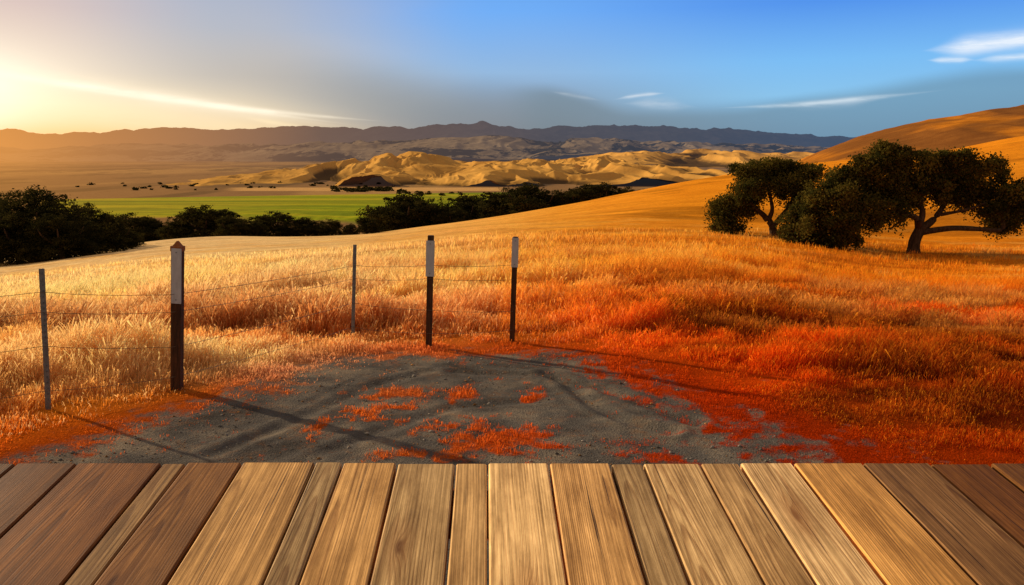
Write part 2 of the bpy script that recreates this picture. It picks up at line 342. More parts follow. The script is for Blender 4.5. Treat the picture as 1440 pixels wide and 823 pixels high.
# ------------------------------------------------------------------ grass
mgr,nt=newmat("dry_grass_blades"); M,MR,MIX,NZ,MAP,RAMP=mk(nt)
col=attr(nt,'Col').outputs['Color']
tr=nt.nodes.new('ShaderNodeBsdfTranslucent'); nt.links.new(col,tr.inputs[0])
mx=nt.nodes.new('ShaderNodeMixShader'); mx.inputs[0].default_value=.58; nt.links.new(diff(nt,col),mx.inputs[1]); nt.links.new(tr.outputs[0],mx.inputs[2])
out(nt,mx.outputs[0])
def make_grass(name,N,y0,y1,hmin,hmax,label,power=1.0):
    u=rng.random(N)**power
    Y=np.exp(math.log(y0)+u*(math.log(y1)-math.log(y0))); s=rng.uniform(-.76,.76,N); X=s*Y
    g=np.ones(N); nm=Y<16; g[nm]=grassiness(X[nm],Y[nm])
    cl=fbm(X/.36,Y/.36,62,4); c2=fbm(X/2.2,Y/1.5,64,3)
    dens=np.clip((cl-.18)*2.0+(c2-.5)*.8,0.08,1)
    dsd=np.full(N,-9.); dsd[nm]=sdpoly(X[nm],Y[nm],dirt_poly)
    keep=(rng.random(N)<dens*g**1.2)&(g>.10)
    X=X[keep];Y=Y[keep];g=g[keep];dsd=dsd[keep];cl=cl[keep];c2=c2[keep]; n=len(X)
    z=H(X,Y)-.01
    hl=(.75+.40*ss(cl,.30,.70))*(.50+1.0*ss(c2,.25,.75))
    h=rng.uniform(hmin,hmax,n)*hl*(.12+.88*ss(-dsd,-.1,2.4))*(.5+.5*g)
    h=np.where(dsd>0,rng.uniform(.010,.05,n)*(.4+g),h)
    low=ss(X/Y,.05,.45)*(1-ss(Y,10,26)); h=h*(1-.45*low)
    w=np.maximum(.0009,Y*.00034)*rng.uniform(.6,1.4,n)
    yaw=rng.uniform(0,2*math.pi,n); lean=rng.uniform(.05,.6,n)*h; la=rng.normal(.3,1.5,n)
    lx,ly=np.cos(la)*lean,np.sin(la)*lean
    wx,wy=np.cos(yaw)*w,np.sin(yaw)*w
    o=np.zeros((n,6,3)); 
    o[:,0]=np.stack([X-wx,Y-wy,z],1); o[:,1]=np.stack([X+wx,Y+wy,z],1)
    o[:,2]=np.stack([X+lx*.35+wx*.8,Y+ly*.35+wy*.8,z+h*.6],1); o[:,3]=np.stack([X+lx*.35-wx*.8,Y+ly*.35-wy*.8,z+h*.6],1)
    seed=rng.random(n)<.28*(Y<18); tw=np.where(seed,1.9,.15)
    o[:,4]=np.stack([X+lx+wx*tw,Y+ly+wy*tw,z+h],1); o[:,5]=np.stack([X+lx-wx*tw,Y+ly-wy*tw,z+h*.98],1)
    b=np.arange(n)[:,None]*6
    f=np.concatenate([b+np.array([[0,1,2,3]]),b+np.array([[3,2,4,5]])],1).reshape(-1,4)
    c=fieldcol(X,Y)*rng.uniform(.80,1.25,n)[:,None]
    c=lerp(c,np.broadcast_to(PALE*1.02,c.shape),(rng.random(n)<.18)*.55*ss(-X/Y,-.25,.2)*(dsd<-.5))
    c=lerp(c,np.broadcast_to(np.array([.97,.34,.018]),c.shape),(rng.random(n)<.14)*.55*ss(X/Y,-.1,.2)*(dsd<-.6))
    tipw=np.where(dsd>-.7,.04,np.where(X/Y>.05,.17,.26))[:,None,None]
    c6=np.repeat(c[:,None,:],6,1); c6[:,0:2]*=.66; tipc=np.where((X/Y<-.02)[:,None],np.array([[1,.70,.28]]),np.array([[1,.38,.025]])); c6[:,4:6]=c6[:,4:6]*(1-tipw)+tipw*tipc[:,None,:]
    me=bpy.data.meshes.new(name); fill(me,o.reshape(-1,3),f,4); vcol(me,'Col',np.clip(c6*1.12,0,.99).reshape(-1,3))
    me.materials.append(mgr); ob=bpy.data.objects.new(name,me); COL.objects.link(ob); tag(ob,label,"grass","stuff")
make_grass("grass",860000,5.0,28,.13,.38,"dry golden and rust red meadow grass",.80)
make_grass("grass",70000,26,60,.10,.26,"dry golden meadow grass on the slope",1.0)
# ------------------------------------------------------------------ gravel
n=12000; Xs=rng.uniform(-5.5,5.5,n); Ys=rng.uniform(5.2,10.5,n); k=(grassiness(Xs,Ys)<.6)&(fbm(Xs,Ys,71,3)>.36); Xs=Xs[k];Ys=Ys[k]; n=len(Xs)
r=rng.gamma(1.7,.0026,n)+.002; zs=H(Xs,Ys)
oct_=np.array([[1,0,0],[0,1,0],[-1,0,0],[0,-1,0],[0,0,.7],[0,0,-.7]]); of=np.array([[0,1,4],[1,2,4],[2,3,4],[3,0,4],[1,0,5],[2,1,5],[3,2,5],[0,3,5]])
V=oct_[None]*rng.uniform(.6,1.3,(n,6,1))*r[:,None,None]; a=rng.uniform(0,6.28,n); ca,sa=np.cos(a)[:,None],np.sin(a)[:,None]
V=np.stack([V[...,0]*ca-V[...,1]*sa,V[...,0]*sa+V[...,1]*ca,V[...,2]],-1)+np.stack([Xs,Ys,zs+r*.2],-1)[:,None]
me=bpy.data.meshes.new("gravel"); fill(me,V.reshape(-1,3),(np.arange(n)[:,None,None]*6+of[None]).reshape(-1,3),3)
cg=np.repeat((np.array([.19,.165,.14])*rng.uniform(.4,1.8,(n,1))*np.where(rng.random((n,1))<.35,np.array([[1.6,.9,.4]]),1))[:,None],6,1)
vcol(me,'Col',cg.reshape(-1,3)); ms,nt=newmat("gravel_stone"); M,MR,MIX,NZ,MAP,RAMP=mk(nt); out(nt,diff(nt,attr(nt,'Col').outputs['Color']))
me.materials.append(ms); o=bpy.data.objects.new("gravel",me); COL.objects.link(o); tag(o,"loose grey gravel stones on bare dirt","gravel","stuff")
# ------------------------------------------------------------------ tubes
def tubes(name,paths,mat,seg=8,wob=0.0):
    co=[];fs=[];b=0
    for pts,rad in paths:
        pts=[Vector(p) for p in pts]
        P2=[];R2=[]
        for i in range(len(pts)-1):
            p0=pts[max(i-1,0)];p1=pts[i];p2=pts[i+1];p3=pts[min(i+2,len(pts)-1)]
            for q in range(4):
                t=q/4; P2.append(.5*((2*p1)+(-p0+p2)*t+(2*p0-5*p1+4*p2-p3)*t*t+(-p0+3*p1-3*p2+p3)*t**3)); R2.append(rad[i]*(1-t)+rad[i+1]*t)
        P2.append(pts[-1]);R2.append(rad[-1])
        for i,p in enumerate(P2):
            d=(P2[min(i+1,len(P2)-1)]-P2[max(i-1,0)]).normalized()
            a=d.orthogonal().normalized() if abs(d.z)<.95 else Vector((1,0,0)); c=d.cross(a).normalized(); a=c.cross(d)
            for j in range(seg):
                th=2*math.pi*j/seg; rr=R2[i]*(1+wob*math.sin(j*2.3+i*.8))
                co.append(p+a*math.cos(th)*rr+c*math.sin(th)*rr)
            if i:
                for j in range(seg):
                    j2=(j+1)%seg; fs.append((b+(i-1)*seg+j,b+(i-1)*seg+j2,b+i*seg+j2,b+i*seg+j))
        b+=len(P2)*seg
        fs.append(tuple(range(b-seg,b)))
    me=bpy.data.meshes.new(name); me.from_pydata(co,[],fs); me.shade_smooth(); me.materials.append(mat); return me
# ------------------------------------------------------------------ trees
mb,nt=newmat("oak_bark"); M,MR,MIX,NZ,MAP,RAMP=mk(nt); P=geo(nt)
nb=NZ(MAP(P,(6,6,1.5)),1.5,5,.7); out(nt,diff(nt,RAMP(nb,[(.3,(.025,.016,.011)),(.7,(.12,.07,.042))]),bump(nt,nb,.8,.05)))
def leafmat(name,a,b):
    m,nt=newmat(name); M,MR,MIX,NZ,MAP,RAMP=mk(nt)
    at=attr(nt,'Col').outputs['Fac']; c=RAMP(at,[(0,a),(1,b)])
    tr=nt.nodes.new('ShaderNodeBsdfTranslucent'); nt.links.new(c,tr.inputs[0])
    mx=nt.nodes.new('ShaderNodeMixShader'); mx.inputs[0].default_value=.35; nt.links.new(diff(nt,c),mx.inputs[1]); nt.links.new(tr.outputs[0],mx.inputs[2])
    out(nt,mx.outputs[0]); return m
ml=leafmat("oak_leaves",(.030,.032,.008),(.18,.128,.021)); ml2=leafmat("far_oak_leaves",(.014,.015,.006),(.075,.058,.014))
def crown(name,blobs,nl,lsize,mat,clr=.38,ncl=26,seed=1,floor=None,shell=.6,droop=.45):
    r=np.random.default_rng(seed); B=np.array(blobs,float); vol=(B[:,3]*B[:,4]*B[:,5])**.67; vol/=vol.sum()
    nc=ncl*len(B); bi=r.choice(len(B),nc,p=vol)
    d=r.normal(size=(nc,3)); d/=np.linalg.norm(d,axis=1,keepdims=True); rad=r.uniform(.25,1.05,nc)**shell
    cen=B[bi,:3]+d*rad[:,None]*B[bi,3:]*1.0
    tone=r.uniform(0,1,nc)**1.3
    sz=clr*r.uniform(.5,1.4,nc)
    li=r.integers(0,nc,nl)
    g=np.clip(r.normal(size=(nl,3)),-2.1,2.1)
    p=cen[li]+g*sz[li][:,None]*np.array([1.1,1.1,.6])*.6
    p[:,2]-=np.minimum(np.abs(r.normal(size=nl)),2)*sz[li]*droop
    if floor is not None: k_=p[:,2]>floor+.1*r.random(len(p)); p=p[k_]; li=li[k_]
    nl=len(p)
    a=r.normal(size=(nl,3)); a/=np.linalg.norm(a,axis=1,keepdims=True); b=np.cross(a,r.normal(size=(nl,3))); b/=np.linalg.norm(b,axis=1,keepdims=True)
    s=(lsize*r.uniform(.6,1.5,nl))[:,None]
    o=np.stack([p-a*s,p-b*s*.6,p+a*s,p+b*s*.6],1)
    me=bpy.data.meshes.new(name); fill(me,o.reshape(-1,3),np.arange(nl*4).reshape(-1,4),4)
    tn=np.clip(tone[li]*.8+r.uniform(-.15,.25,nl),0,1); vcol(me,'Col',np.repeat(tn[:,None],4,0).repeat(3,1)); me.materials.append(mat); return me
def mktree(base,trunk_me,crown_me,label,group=None,scale=1,rot=0,sx=1):
    e=bpy.data.objects.new("oak_tree",None); e.empty_display_size=.5; COL.objects.link(e); e.location=base; e.scale=(scale*sx,scale*sx,scale); e.rotation_euler=(0,0,rot)
    t=bpy.data.objects.new("trunk",trunk_me); c=bpy.data.objects.new("crown",crown_me)
    for q in (t,c): COL.objects.link(q); q.parent=e
    tag(e,label,"tree",None,group); return e
def px_tree(bx,by,blobs_px,seed,nl,lsize,depth=1.0,limbs=None,label=""):
    X,Y,Z=hit(bx,by,25,140); k=Y/F*1.005
    r=random.Random(seed)
    bl=[]
    for (cx,cy,rx,ry) in blobs_px:
        yo=r.uniform(-1,1)*1.6*depth; bl.append(((cx-bx)*k,yo,(by-cy)*k,rx*k*.96,max(rx,ry)*k*.85,ry*k*.92))
    cm=crown("crown",bl,nl,lsize,ml,clr=.36,ncl=20,seed=seed,droop=1.1)
    paths=[]
    for pts,rad in limbs:
        paths.append(([((p[0]-bx)*k,(p[2] if len(p)>2 else 0),(by-p[1])*k) for p in pts],[q*k*.80 for q in rad]))
    tm=tubes("trunk",paths,mb,9,.10)
    return mktree((X,Y,Z-.1),tm,cm,label,"oaks standing on the slope")
big_blobs=[(1245,216,34,15),(1290,220,42,17),(1335,232,40,20),(1212,230,34,20),(1186,246,30,22),(1255,250,42,24),(1158,266,34,24),(1134,288,28,26),(1118,316,20,22),(1138,322,26,24),(1168,296,34,28),(1165,324,26,20),(1200,284,34,26),(1208,260,34,24),(1378,244,38,20),(1410,266,36,22),(1436,290,28,22),(1426,306,28,15),(1345,262,44,20),(1295,258,44,24),(1388,288,30,14),(1112,304,14,20),(1232,206,24,10),(1234,290,24,16),(1186,316,16,20),(1320,213,24,8),(1362,226,20,9),(1142,260,20,12),(1262,274,26,12),(1110,338,12,12),(1150,342,12,9),(1170,338,12,10),(1408,308,22,8),(1365,274,28,14)]
big_limbs=[([(1283,361),(1284,345),(1288,328),(1292,315)],[15,10,9.5,9]),
 ([(1292,320),(1310,306,.1),(1330,285,.6),(1350,262,1),(1360,245,1)],[7.5,5.5,4,3,1.5]),
 ([(1290,325),(1320,318,-.6),(1350,317,-1.2),(1385,318,-1.4),(1390,306,-1.2),(1410,290,-.6)],[6,5,4,3.2,3,1.5]),
 ([(1290,318),(1278,304,-.6),(1262,298,-.9),(1240,285,-.6),(1215,268,.2)],[7,5.5,4,3,1.5]),
 ([(1288,318),(1292,295,0),(1283,272,.3),(1270,245,.5)],[6,5,4,2]),
 ([(1240,285,-.6),(1205,285,0),(1170,292,.4),(1145,305,.4)],[3.2,2.6,2,1.2]),
 ([(1262,298,-.9),(1250,308,-1),(1236,318,-1.2)],[2.8,2,1]),([(1320,300,.2),(1345,292,-.6),(1370,282,-.8)],[3.2,2.4,1.2])]
px_tree(1283,357,big_blobs,11,130000,.076,1.0,big_limbs,"huge spreading oak with low drooping boughs on hillside")
sm_blobs=[(1050,236,26,13),(1083,231,28,13),(1112,236,28,14),(1135,238,14,9),(1033,258,24,19),(1068,256,32,18),(1104,256,30,17),(1022,284,19,20),(1013,308,11,18),(1043,281,24,17),(1028,311,15,13),(1126,262,18,14),(1114,275,16,12),(1130,282,12,10)]
sm_limbs=[([(1088,336),(1087,322),(1083,312),(1074,303)],[10,7,5.5,5]),([(1074,303),(1060,292,-.4),(1045,280,-.4),(1035,265,.2)],[4.8,3.8,2.8,1.4]),([(1085,320),(1095,300,-.5),(1106,282,-.6),(1112,262,-.2)],[5.5,4,2.8,1.4]),([(1080,308),(1082,290,-.3),(1078,265,0),(1083,245,0)],[4.5,3.4,2.8,1.2])]
px_tree(1085,332,sm_blobs,12,52000,.076,.9,sm_limbs,"smaller rounded oak beside the huge oak on hillside")
def variant(seed,nl,ls,clr,low=.12,ncl=22):
    r=random.Random(seed); bl=[]
    for i in range(12):
        a=r.uniform(0,6.28); q=r.uniform(.2,1)**.6; z=r.uniform(.25,.76); w=math.sqrt(max(0,1-((z-.40)/.5)**2)); 
        rr=r.uniform(1.4,2.2); bl.append((math.cos(a)*q*w*3.6,math.sin(a)*q*w*3.6,z*8,rr,rr,rr*.78))
    bl.append((0,0,4.2,3.2,3.2,2.6)); bl.append((0,0,6.2,2.3,2.3,1.3))
    for i in range(6): a=i*1.05+r.random(); bl.append((math.cos(a)*3.1,math.sin(a)*3.1,8*low+1.5,1.6,1.6,1.5))
    cm=crown("crown",bl,nl,ls,ml2,clr=clr,ncl=ncl,seed=seed,floor=.2,shell=.8)
    pa=[([(0,0,-.6),(.1,0,1),(-.1,.1,2.2),(0,0,3.4)],[.5,.36,.3,.25])]
    for i in range(5):
        a=i*1.25+r.random()*.6; pa.append(([(0,0,1.8),(math.cos(a)*1.2,math.sin(a)*1.2,3),(math.cos(a)*2.4,math.sin(a)*2.4,4.2),(math.cos(a)*2.9,math.sin(a)*2.9,5.4)],[.25,.2,.12,.05]))
    return tubes("trunk",pa,mb,7,.08),cm
Vn=[variant(s,42000,.095,.42,.0,34) for s in (101,102)]
Vf=[variant(s,24000,.12,.42,.0,30) for s in (201,202,203)]
def place(px,top,Y,V,label,group,sx=1.0,sink=0.0):
    s=sat(px,top); X=s*Y; z=float(H(X,Y))-sink; ht=zat(px,top,Y)-z
    mktree((X,Y,z),V[0],V[1],label,group,ht/7.7,random.uniform(0,6.28),sx)
for i,(px,top,Y,sx) in enumerate([(-70,274,92,1.2),(-12,268,96,1.15),(52,262,90,1.35),(118,284,98,1.2),(160,308,106,1.2),(20,296,86,1.3),(80,300,84,1.3),(184,324,112,1.2)]):
    place(px,top,Y,Vn[i%2],"dark dense oak at the edge of the pale meadow","dark oaks along the meadow edge",sx)
for i,(px,top,sx) in enumerate([(178,297,1.2),(212,303,1.3),(246,304,1.1),(285,286,1.5),(325,302,1.3),(356,309,1.2),(388,296,1.6),(432,304,1.5),(466,306,1.2),(492,314,1.2),(515,303,1.2)]):
    place(px,top,random.uniform(142,158),Vf[i%3],"dark oak in the tree row below the meadow","tree row along the valley edge",sx)
for i,(px,top,sx) in enumerate([(545,284,1.1),(570,268,1.45),(604,275,1.3),(628,285,1.1),(657,270,1.5),(692,277,1.2),(720,262,1.4),(750,255,1.5),(782,268,1.2),(812,260,1.4),(848,254,1.6),(880,260,1.2),(905,265,1.2),(585,288,1.3),(670,284,1.3),(735,272,1.3),(800,272,1.3),(865,268,1.3),(640,292,1.3)]):
    place(px,top,random.uniform(198,222),Vf[i%3],"dark oak rising behind the grassy ridge","oaks behind the grassy ridge",sx)
bl=[]
for _ in range(120):
    q=random.random()
    if q<.45: px=random.gauss(515,26); py=random.gauss(268,1.2)
    elif q<.8: px=random.uniform(60,560); py=random.uniform(258,268)
    else: px=random.uniform(560,700); py=random.uniform(270,276)
    X,Y_,Z_=hit(px,py,600); w=random.uniform(1.4,3.2)
    for _k in range(2): bl.append((X+random.uniform(-w,w),Y_,Z_+w*.5,w*random.uniform(.8,1.6),w,w*.6))
me=crown("far_woodland",bl,16000,.8,ml2,clr=.9,ncl=8,seed=77); o=bpy.data.objects.new("far_woodland",me); COL.objects.link(o); tag(o,"scattered dark oaks across the distant valley floor","trees","stuff")
# ------------------------------------------------------------------ fence
def simple(name,c1,c2,scale,rough=.7,metal=0.,st=(1,1,1),bs=.3,bd=.01):
    m,nt=newmat(name); M,MR,MIX,NZ,MAP,RAMP=mk(nt); tc=nt.nodes.new('ShaderNodeTexCoord').outputs['Object']
    n=NZ(MAP(tc,st),scale,6,.7); out(nt,princ(nt,RAMP(n,[(.3,c1),(.7,c2)]),rough,bump(nt,n,bs,bd),.3,metal)); return m
m_post=simple("dark_weathered_post_wood",(.016,.008,.005),(.11,.042,.016),6,.85,0.,(6,6,.8),.7,.01)
m_cap=simple("rusty_orange_cap",(.20,.05,.012),(.36,.12,.03),20,.8)
m_panel=simple("weathered_white_panel",(.36,.37,.40),(.54,.55,.58),9,.5,0.,(2,2,.6),.1,.003)
m_steel=simple("galvanized_steel",(.10,.115,.13),(.22,.24,.26),25,.5,.3,(1,1,1),.2,.003)
m_wire=simple("dark_fence_wire",(.12,.085,.06),(.22,.16,.11),60,.5,.5)
import bmesh
from mathutils import Matrix
def boxes(name,bs,mat,bev=.004):
    bm=bmesh.new()
    for (c,s) in bs:
        r=bmesh.ops.create_cube(bm,size=1)['verts']
        for v in r: v.co=Vector((c[0]+v.co.x*s[0],c[1]+v.co.y*s[1],c[2]+v.co.z*s[2]))
    if bev: bmesh.ops.bevel(bm,geom=bm.edges[:],offset=bev,segments=2,affect='EDGES')
    me=bpy.data.meshes.new(name); bm.to_mesh(me); bm.free(); me.materials.append(mat); return me
fence=bpy.data.objects.new("wire_fence",None); COL.objects.link(fence); fx,fy,fz=hit(249,545)
fence.location=(fx,fy,fz); tag(fence,"barbed wire fence with dark wood and steel posts in dry grass","fence")
def child(name,me,par,loc=(0,0,0),rot=(0,0,0),label=None):
    o=bpy.data.objects.new(name,me); COL.objects.link(o); o.parent=par; o.location=loc; o.rotation_euler=rot
    if label:o["label"]=label
    return o
posts=[]
def post(bx,by,tx,ty,kind,w,panel=None,cap=False):
    X,Y,Z=hit(bx,by+3); h=zat(tx,ty,Y)-Z; dx=sat(tx,ty)*Y-X; rot=math.atan2(dx,h)
    mpp=Y/F
    loc=(X-fx,Y-fy,Z-fz)
    if kind=='wood':
        ww=w*mpp
        me=boxes("fence_post",[((0,0,h/2-.15),(ww,ww,h+.3-(.06 if cap else 0)))],m_post,.006)
        p=child("fence_post",me,fence,loc,(0,rot,.0),"dark wooden post with pale panel at its top")
        if panel:
            p0=h-(panel[0]-ty)*mpp; p1=h-(panel[1]-ty)*mpp; pw=panel[2]*mpp
            a=boxes("marker_panel",[((panel[3]*mpp,-ww/2-.008,(p0+p1)/2),(pw,.012,p0-p1))],m_panel,.003); pa_=child("marker_panel",a,p)
            for z in (p0-.04,p1+.04):
                s=boxes("screw",[((panel[3]*mpp,-ww/2-.016,z),(.012,.006,.012))],m_steel,.002); child("screw",s,pa_)
        if cap:
            bm=bmesh.new()
            bmesh.ops.create_cone(bm,cap_ends=True,segments=4,radius1=ww*.55,radius2=.012,depth=.05,matrix=Matrix.Translation((0,0,h-.01+.025))@Matrix.Rotation(math.pi/4,4,'Z'))
            r=bmesh.ops.create_cube(bm,size=1)['verts']
            for v in r: v.co=Vector((v.co.x*ww*1.08,v.co.y*ww*1.08,v.co.z*.05+h-.035))
            me=bpy.data.meshes.new("post_cap"); bm.to_mesh(me); bm.free(); me.materials.append(m_cap); child("post_cap",me,p)
    else:
        ww=w*mpp
        bs=[((0,0,h/2-.15),(ww,.006,h+.3)),((0,.018,h/2-.15),(.006,.03,h+.3))]+[((0,-.007,z),(.012,.010,.014)) for z in np.arange(.1,h-.04,.055)]
        me=boxes("fence_post",bs,m_steel,.0015); p=child("fence_post",me,fence,loc,(0,rot,.1),"thin grey studded steel post")
    posts.append((X,Y,Z,h,dx,w*mpp/2)); return p
post(68,573,58,378,'steel',8)
post(249,545,250,344,'wood',14,(348,427,14,1.5),True)
post(496,473,499,344,'steel',5)
post(603,485,606,331,'wood',8.5,(338,389,12,0))
post(720,478,725,333,'wood',7.5,(334,376,9.5,0))
ph=[[.84,.70,.46,.14],[.67,.55,.31,.10],[.78,.64,.38,.12],[.74,.62,.34,.13],[.74,.60,.30,.12]]
for k in range(4):
    pts=[]
    X0,Y0,Z0,h0,_,_=posts[0]; X1,Y1,Z1,h1,_,_=posts[1]
    ex=X0-(X1-X0)*1.2; ey=Y0-(Y1-Y0)*1.2
    cur=[(ex,ey,float(H(ex,ey))+h0*ph[0][k])]
    for (X_,Y_,Z_,h_,dx,hw),f in zip(posts,ph):
        cur.append((X_+dx*f[k],Y_-hw-.006,Z_+h_*f[k]))
    for i in range(len(cur)-1):
        a=np.array(cur[i]);b=np.array(cur[i+1]); m=6
        for q in range(m):
            t=q/m; p_=a+(b-a)*t; p_[2]-=.018*4*t*(1-t); pts.append(p_-np.array([fx,fy,fz]))
    pts.append(np.array(cur[-1])-np.array([fx,fy,fz]))
    me=tubes("wire",[([tuple(p) for p in pts],[.0026]*len(pts))],m_wire,5); child("wire",me,fence)
# ------------------------------------------------------------------ deck
tilt=math.tan(math.radians(5.6)); dE=pdir(720,652); YE=2.55; ZE=ZC+YE*dE[2]/dE[1]
seams=[-420,-300,-190,-95,22,108,228,262,340,443,482,558,640,686,772,858,904,985,1040,1115,1213,1308,1392,1470,1580,1660,1780,1900]
tone={0:.26,1:.26,2:.26,3:.28,4:.30,5:.36,6:.66,7:.50,8:1.20,9:.92,10:1.40,11:1.15,12:1.30,13:1.90,14:1.55,15:1.0,16:1.50,17:1.15,18:1.80,19:1.35,20:.54,21:.32,22:.31,23:.25,24:.26,25:.26,26:.26}  # low tones on outer boards paint vignette shade into the wood colour
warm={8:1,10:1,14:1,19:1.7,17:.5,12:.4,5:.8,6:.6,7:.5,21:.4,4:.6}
co=[];fs=[];cv=[];pv=[]
skew=-32/F
for i in range(len(seams)-1):
    xa=sat(seams[i],652)*YE+.0036; xb=sat(seams[i+1],652)*YE-.0036
    nx,ny=9,40; zoff=rng.normal(0,.0014); b=len(co); cup=rng.uniform(-.001,.001); ye=YE+rng.normal(0,.002)
    for jy in range(ny+1):
        yy=.2+(ye-.2)*jy/ny; wob=.0014*math.sin(yy*3+i*1.7)
        for jx in range(nx+1):
            t=jx/nx
            if jx==1: t=.005/(xb-xa)
            if jx==nx-1: t=1-.005/(xb-xa)
            rd=.0045 if jx in(0,nx) else 0
            co.append((xa+(xb-xa)*t+wob+(yy-YE)*skew, yy, ZE+(yy-YE)*tilt+zoff+cup*(2*t-1)**2-rd)); cv.append(((t-.5)*(xb-xa),yy,i*3.71)); pv.append(i)
    nxx=nx+1
    for jy in range(ny):
        for jx in range(nx): q=b+jy*nxx+jx; fs.append((q,q+1,q+1+nxx,q+nxx))
    edge=[b+jy*nxx for jy in range(ny+1)]+[b+ny*nxx+jx for jx in range(1,nxx)]+[b+jy*nxx+nx for jy in range(ny-1,-1,-1)]+[b+jx for jx in range(nx-1,0,-1)]
    b2=len(co)
    for v in edge: x,y,z=co[v]; co.append((x,y,z-.035)); cv.append(cv[v]); pv.append(i)
    m_=len(edge)
    for q in range(m_): fs.append((edge[q],b2+q,b2+(q+1)%m_,edge[(q+1)%m_]))
    fs.append(tuple(b2+q for q in range(m_)))
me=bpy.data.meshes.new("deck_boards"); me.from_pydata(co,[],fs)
a=me.attributes.new('pc','FLOAT_VECTOR','POINT'); a.data.foreach_set('vector',np.array(cv,np.float32).ravel())
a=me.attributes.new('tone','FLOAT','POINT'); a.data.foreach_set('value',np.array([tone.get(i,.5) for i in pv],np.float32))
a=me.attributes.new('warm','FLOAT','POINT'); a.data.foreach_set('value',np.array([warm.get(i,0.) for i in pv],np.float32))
a=me.attributes.new('rnd','FLOAT','POINT'); rv=np.random.default_rng(8).random(60); a.data.foreach_set('value',np.array([rv[i] for i in pv],np.float32))
mw,nt=newmat("weathered_deck_wood"); M,MR,MIX,NZ,MAP,RAMP=mk(nt)
pc=attr(nt,'pc').outputs['Vector']; tn=attr(nt,'tone').outputs['Fac']; rn=attr(nt,'rnd').outputs['Fac']; wm=attr(nt,'warm').outputs['Fac']
sx=nt.nodes.new('ShaderNodeSeparateXYZ'); nt.links.new(pc,sx.inputs[0])
vo=nt.nodes.new('ShaderNodeTexVoronoi'); nt.links.new(MAP(pc,(4.6,1.25,1)),vo.inputs['Vector']); vo.inputs['Scale'].default_value=1.0
kd=vo.outputs['Distance']
wv=NZ(MAP(pc,(1.4,.45,1)),1.0,2,.45); wv2=NZ(MAP(pc,(1.4,.5,1),(7,3,5)),1.3,2,.45)
xx=M('ADD',M('SUBTRACT',sx.outputs[0],M('MULTIPLY',M('SUBTRACT',rn,.5),.22)),M('MULTIPLY',M('SUBTRACT',wv,.5),.060))
xx=M('ADD',xx,M('MULTIPLY',M('EXPONENT',M('MULTIPLY',kd,-9.)),.045))
zz=M('ADD',M('MULTIPLY_ADD',M('SUBTRACT',sx.outputs[1],1.6),.018,.036),M('MULTIPLY',M('SUBTRACT',wv2,.5),.045))
rr=M('ADD',M('SQRT',M('ADD',M('MULTIPLY',xx,xx),M('MULTIPLY',zz,zz))),M('MULTIPLY',NZ(MAP(pc,(30,2.,1)),1,3,.6),.005))
ring=M('FRACT',M('MULTIPLY',rr,M('MULTIPLY_ADD',rn,80.,110.)))
ringd=M('MULTIPLY',MR(ring,.30,.86),MR(ring,1.0,.88))
ringd=M('MULTIPLY',ringd,MR(NZ(MAP(pc,(8,1.,1),(1,9,2)),1,3,.5),.3,.6,.25,1.))
grain=NZ(MAP(pc,(300,3.0,1)),1,5,.75); grain2=NZ(MAP(pc,(75,.8,1)),1,4,.65); blot=NZ(MAP(pc,(9,2.4,1)),1,6,.75)
light=MIX(rn,(.69,.46,.20),(.62,.43,.215)); light=MIX(M('MULTIPLY',wm,.5,clamp=True),light,(.78,.40,.10)); dark=(.24,.10,.030)
c=MIX(M('MULTIPLY',ringd,.58),light,dark)
c=MIX(1.0,c,RAMP(grain,[(.3,(.52,.47,.42)),(.65,(1.22,1.22,1.22))]),'MULTIPLY')
c=MIX(1.0,c,RAMP(grain2,[(.3,(.54,.49,.43)),(.7,(1.28,1.28,1.28))]),'MULTIPLY')
c=MIX(1.0,c,RAMP(blot,[(.3,(.54,.48,.41)),(.65,(1.16,1.14,1.1))]),'MULTIPLY')
crack=MR(NZ(MAP(pc,(95,1.1,1),(3,1,2)),1,3,.5),.29,.325,1.,0.)
c=MIX(M('MULTIPLY',crack,.88),c,(.045,.020,.009))
kn=MR(kd,.025,.075,1.,0.); c=MIX(M('MULTIPLY',kn,.88),c,(.08,.03,.011))
kr=MR(kd,.06,.26,.42,0.); c=MIX(kr,c,(.28,.12,.036))
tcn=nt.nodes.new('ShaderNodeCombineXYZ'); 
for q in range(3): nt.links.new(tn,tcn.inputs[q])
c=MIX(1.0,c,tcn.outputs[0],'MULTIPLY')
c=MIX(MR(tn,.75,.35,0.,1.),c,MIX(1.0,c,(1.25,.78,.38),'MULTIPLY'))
hh=M('SUBTRACT',M('SUBTRACT',M('MULTIPLY',grain,.6),M('MULTIPLY',ringd,.3)),M('MULTIPLY',crack,1.4))
out(nt,princ(nt,c,.68,bump(nt,hh,.55,.0018),.12))
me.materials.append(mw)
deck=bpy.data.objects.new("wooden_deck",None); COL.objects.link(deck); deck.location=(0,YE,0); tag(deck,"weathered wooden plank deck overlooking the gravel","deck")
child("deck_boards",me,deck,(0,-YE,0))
fr=[((0,YE-.10,ZE-.045-.09),(6.4,.045,.15)),((0,1.2,ZE-.045-.09+(1.2-YE)*tilt),(6.4,.045,.15))]+[((x,YE-.2,(ZE-.2)/2-.1),(.1,.1,ZE-.2)) for x in (-3,-1,1,3)]
child("deck_frame",boxes("deck_frame",fr,m_post,.004),deck,(0,-YE,0))
